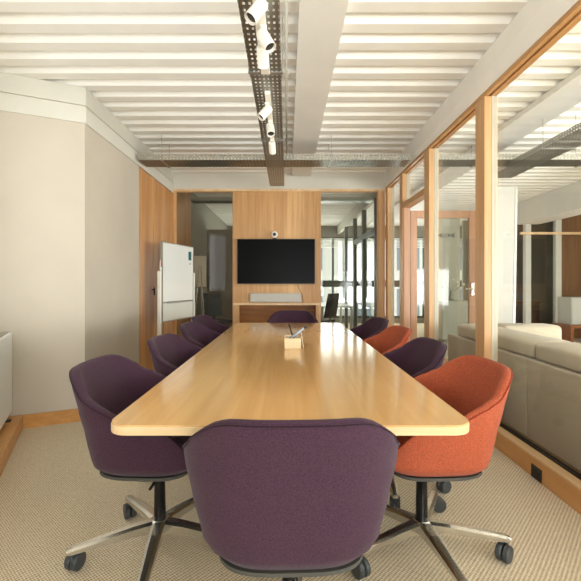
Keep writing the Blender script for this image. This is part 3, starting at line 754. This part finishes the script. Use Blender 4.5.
# ------------------------------------------------------------------ lounge sofa (L-shaped) behind the glass
so = thing('corner_sofa', 'large beige corner sofa behind the right glass wall', 'sofa', (1.80, 1.2, 0))
def soft(mb, m_, name, parent, bv, lab=None):
    o = mb.build(name, M[m_], parent, bevel=bv, seg=4)
    for p_ in o.data.polygons: p_.use_smooth = True
    return o
soft(B(0, .16, 0, 1.88, .06, .65), 'sofa', 'back_frame', so, .012)
soft(B(0, .16, 1.884, 3.40, .06, .65), 'sofa', 'back_frame', so, .012)
soft(B(.161, 1.02, 3.24, 3.40, .06, .65), 'sofa', 'back_frame', so, .012)
soft(B(.162, .95, 0, 3.238, .06, .30), 'sofa', 'seat_base', so, .02)
for a, b in ((.02, .98), (1.0, 1.86), (1.88, 2.84)):
    soft(B(.40, .95, a, b, .301, .44), 'sofa_light', 'seat_cushion', so, .04)
for a, b in ((.04, .93), (.96, 1.83), (1.86, 3.22)):
    cu = MB(); pr_ = [(.163, .45), (.38, .45), (.37, .72), (.33, .785), (.08, .785), (.03, .765), (.03, .657), (.163, .657)]
    va_ = [cu.b.verts.new((x, a, z)) for x, z in pr_]; vb_ = [cu.b.verts.new((x, b, z)) for x, z in pr_]
    cu.b.faces.new(va_); cu.b.faces.new(vb_[::-1])
    for i in range(8): cu.b.faces.new([va_[i], va_[(i+1)%8], vb_[(i+1)%8], vb_[i]])
    soft(cu, 'sofa_light', 'back_cushion', so, .022)
soft(B(.39, .99, 2.93, 3.23, .442, .79), 'sofa_light', 'back_cushion', so, .05)
for x, y in ((.06, .1), (.88, .1), (.06, 3.3), (.94, 3.3)):
    B(x, x+.05, y, y+.05, 0, .0598).build('foot', M['black'], so)
# white leaning panel
ps = thing('partition_screen', 'tall white freestanding screen behind the corner sofa', 'partition', (2.73, 5.05, 0))
MB().quadbox([(-.24, -.02, .04), (.03, -.02, .04), (.03, .02, .04), (-.24, .02, .04), (-.22, -.02, 2.40), (.07, -.02, 2.40), (.07, .02, 2.40), (-.22, .02, 2.40)]).build('panel', M['screenwhite'], ps)
MB().quadbox([(.031, -.025, .04), (.058, -.025, .04), (.058, .025, .04), (.031, .025, .04), (.071, -.025, 2.40), (.098, -.025, 2.40), (.098, .025, 2.40), (.071, .025, 2.40)]).build('edge_profile', M['alu'], ps)
for x in (-.2, 0): B(x, x+.05, -.2, .2, 0, .0398).build('foot', M['alu'], ps)
# grey cabinet and wooden bench at the far side
cb = thing('wall_cabinet', 'pale grey cabinet against the brown wall beyond the lounge', 'cabinet', (6.50, 8.72, .36))
B(-.62, .62, -.24, .24, 0, .56).build('cabinet_body', M['cab_grey'], cb, bevel=.004)
for a, b in ((-.61, -.005), (.005, .61)):
    dq = B(a, b, -.26, -.2405, .01, .55).build('door', M['cab_grey'], cb, bevel=.003)
    B((a+b)/2-.08, (a+b)/2+.08, -.275, -.2602, .40, .412).build('handle', M['alu'], dq)
bn = thing('bench', 'low brown wooden bench under the pale grey cabinet', 'bench', (6.45, 8.66, 0))
B(-.68, .68, -.32, .28, .30, .359).build('seat', M['bench'], bn, bevel=.004)
for a in (-.66, .60): B(a, a+.06, -.30, .26, 0, .2998).build('leg', M['bench'], bn)
# brown desk in the dark glass room
dk = thing('desk', 'dark brown desk in the glass room beyond the lounge', 'desk', (5.75, 10.4, 0))
B(-.6, .5, -.3, .3, .72, .76).build('desk_top', M['bench'], dk)
B(-.58, -.1, -.28, .28, 0, .7198).build('drawer_unit', M['brown'], dk)
B(.4, .48, -.28, .28, 0, .7198).build('leg', M['bench'], dk)
# office chair and vase in the lounge
vc = thing('sideboard', 'pale grey-green sideboard behind the open door', 'sideboard', (3.45, 8.6, 0))
B(-.28, .28, -.2, .2, .06, .85).build('cabinet_body', M['vase'], vc, bevel=.004)
B(-.27, .27, -.215, -.2005, .07, .84).build('door', M['vase'], vc, bevel=.003)
for x in (-.25, .2): B(x, x+.05, -.15, .15, 0, .0598).build('leg', M['black'], vc)
va = thing('flower_vase', 'grey vase of white blossom twigs on the sideboard', 'vase', (3.45, 8.6, .8505))
MB().lathe([(.04, 0), (.055, .06), (.05, .14), (.025, .2), (.028, .22), (.022, .22), (.02, .19)], n=20).build('vase_body', M['vase'], va, smooth=True)
for k in range(7):
    a = k*2.4; r = .14+.05*(k%3); h = .28+.05*(k%4)
    tw = MB().tube([(0, 0, .16), (r*.4*math.cos(a), r*.4*math.sin(a), h*.75), (r*math.cos(a), r*math.sin(a), h)], .003, 5).build('twig', M['leaf'], va)
    MB().lathe([(.004, -.025), (.02, -.012), (.026, 0), (.018, .014), (.004, .02)], Matrix.Translation((r*math.cos(a), r*math.sin(a), h+.01)), 10).build('blossom', M['petal'], tw, smooth=True)

# ------------------------------------------------------------------ behind the far glass
def office(label, x, y, rz):
    r = thing('swivel_chair', label, 'chair', (x, y, 0), rz)
    B(-.23, .23, -.22, .22, .44, .50).build('seat', M['black'], r, bevel=.02)
    MB().quadbox([(-.21, -.25, .56), (.21, -.25, .56), (.21, -.21, .56), (-.21, -.21, .56), (-.19, -.34, 1.02), (.19, -.34, 1.02), (.19, -.30, 1.02), (-.19, -.30, 1.02)]).build('backrest', M['black'], r, bevel=.01)
    B(-.03, .03, -.235, -.222, .42, .60).build('back_bracket', M['black'], r)
    MB().lathe([(.025, .08), (.025, .4395)], n=14).build('column', M['chrome'], r)
    for k in range(5):
        a = 2*PI*k/5
        lg = MB().tube([(.02*math.cos(a), .02*math.sin(a), .09), (.28*math.cos(a), .28*math.sin(a), .07)], .014, 8).build('leg', M['black'], r)
        MB().lathe([(.01, -.015), (.028, -.015), (.028, .015), (.01, .015)], Matrix.Translation((.28*math.cos(a), .28*math.sin(a), .029)) @ Matrix.Rotation(PI/2, 4, 'X'), 12).build('caster', M['black'], lg)
office('black office chair seen through the far right glass', .66, 8.15, .9)
office('black office chair seen through the far left glass', -1.30, 8.0, -2.4)
fd = thing('side_desk', 'pale desk seen behind the far right glass', 'desk', (1.05, 9.5, 0))
B(-.35, .35, -.9, .9, .70, .73).build('desk_top', M['boardpanel'], fd)
for x in (-.33, .28):
    for y in (-.87, .82): B(x, x+.05, y, y+.05, 0, .6998).build('leg', M['alu'], fd)
# panel on legs, added in place of a small bright reflection in the glass
fc = thing('reflection_standin', 'narrow white panel added for a bright reflection in the far left glass', 'stand-in panel', (-1.66, 7.6, 0))
B(-.06, .16, -.012, .012, 1.15, 1.72).build('reflection_panel', M['paper'], fc)
for s in (-.08, .18): MB().tube([(.05, .012, 1.75), (s, -.12, 0)], .010, 8).build('leg', M['alu'], fc)
MB().tube([(.05, .025, 1.75), (.05, .22, 0)], .010, 8).build('leg', M['alu'], fc)
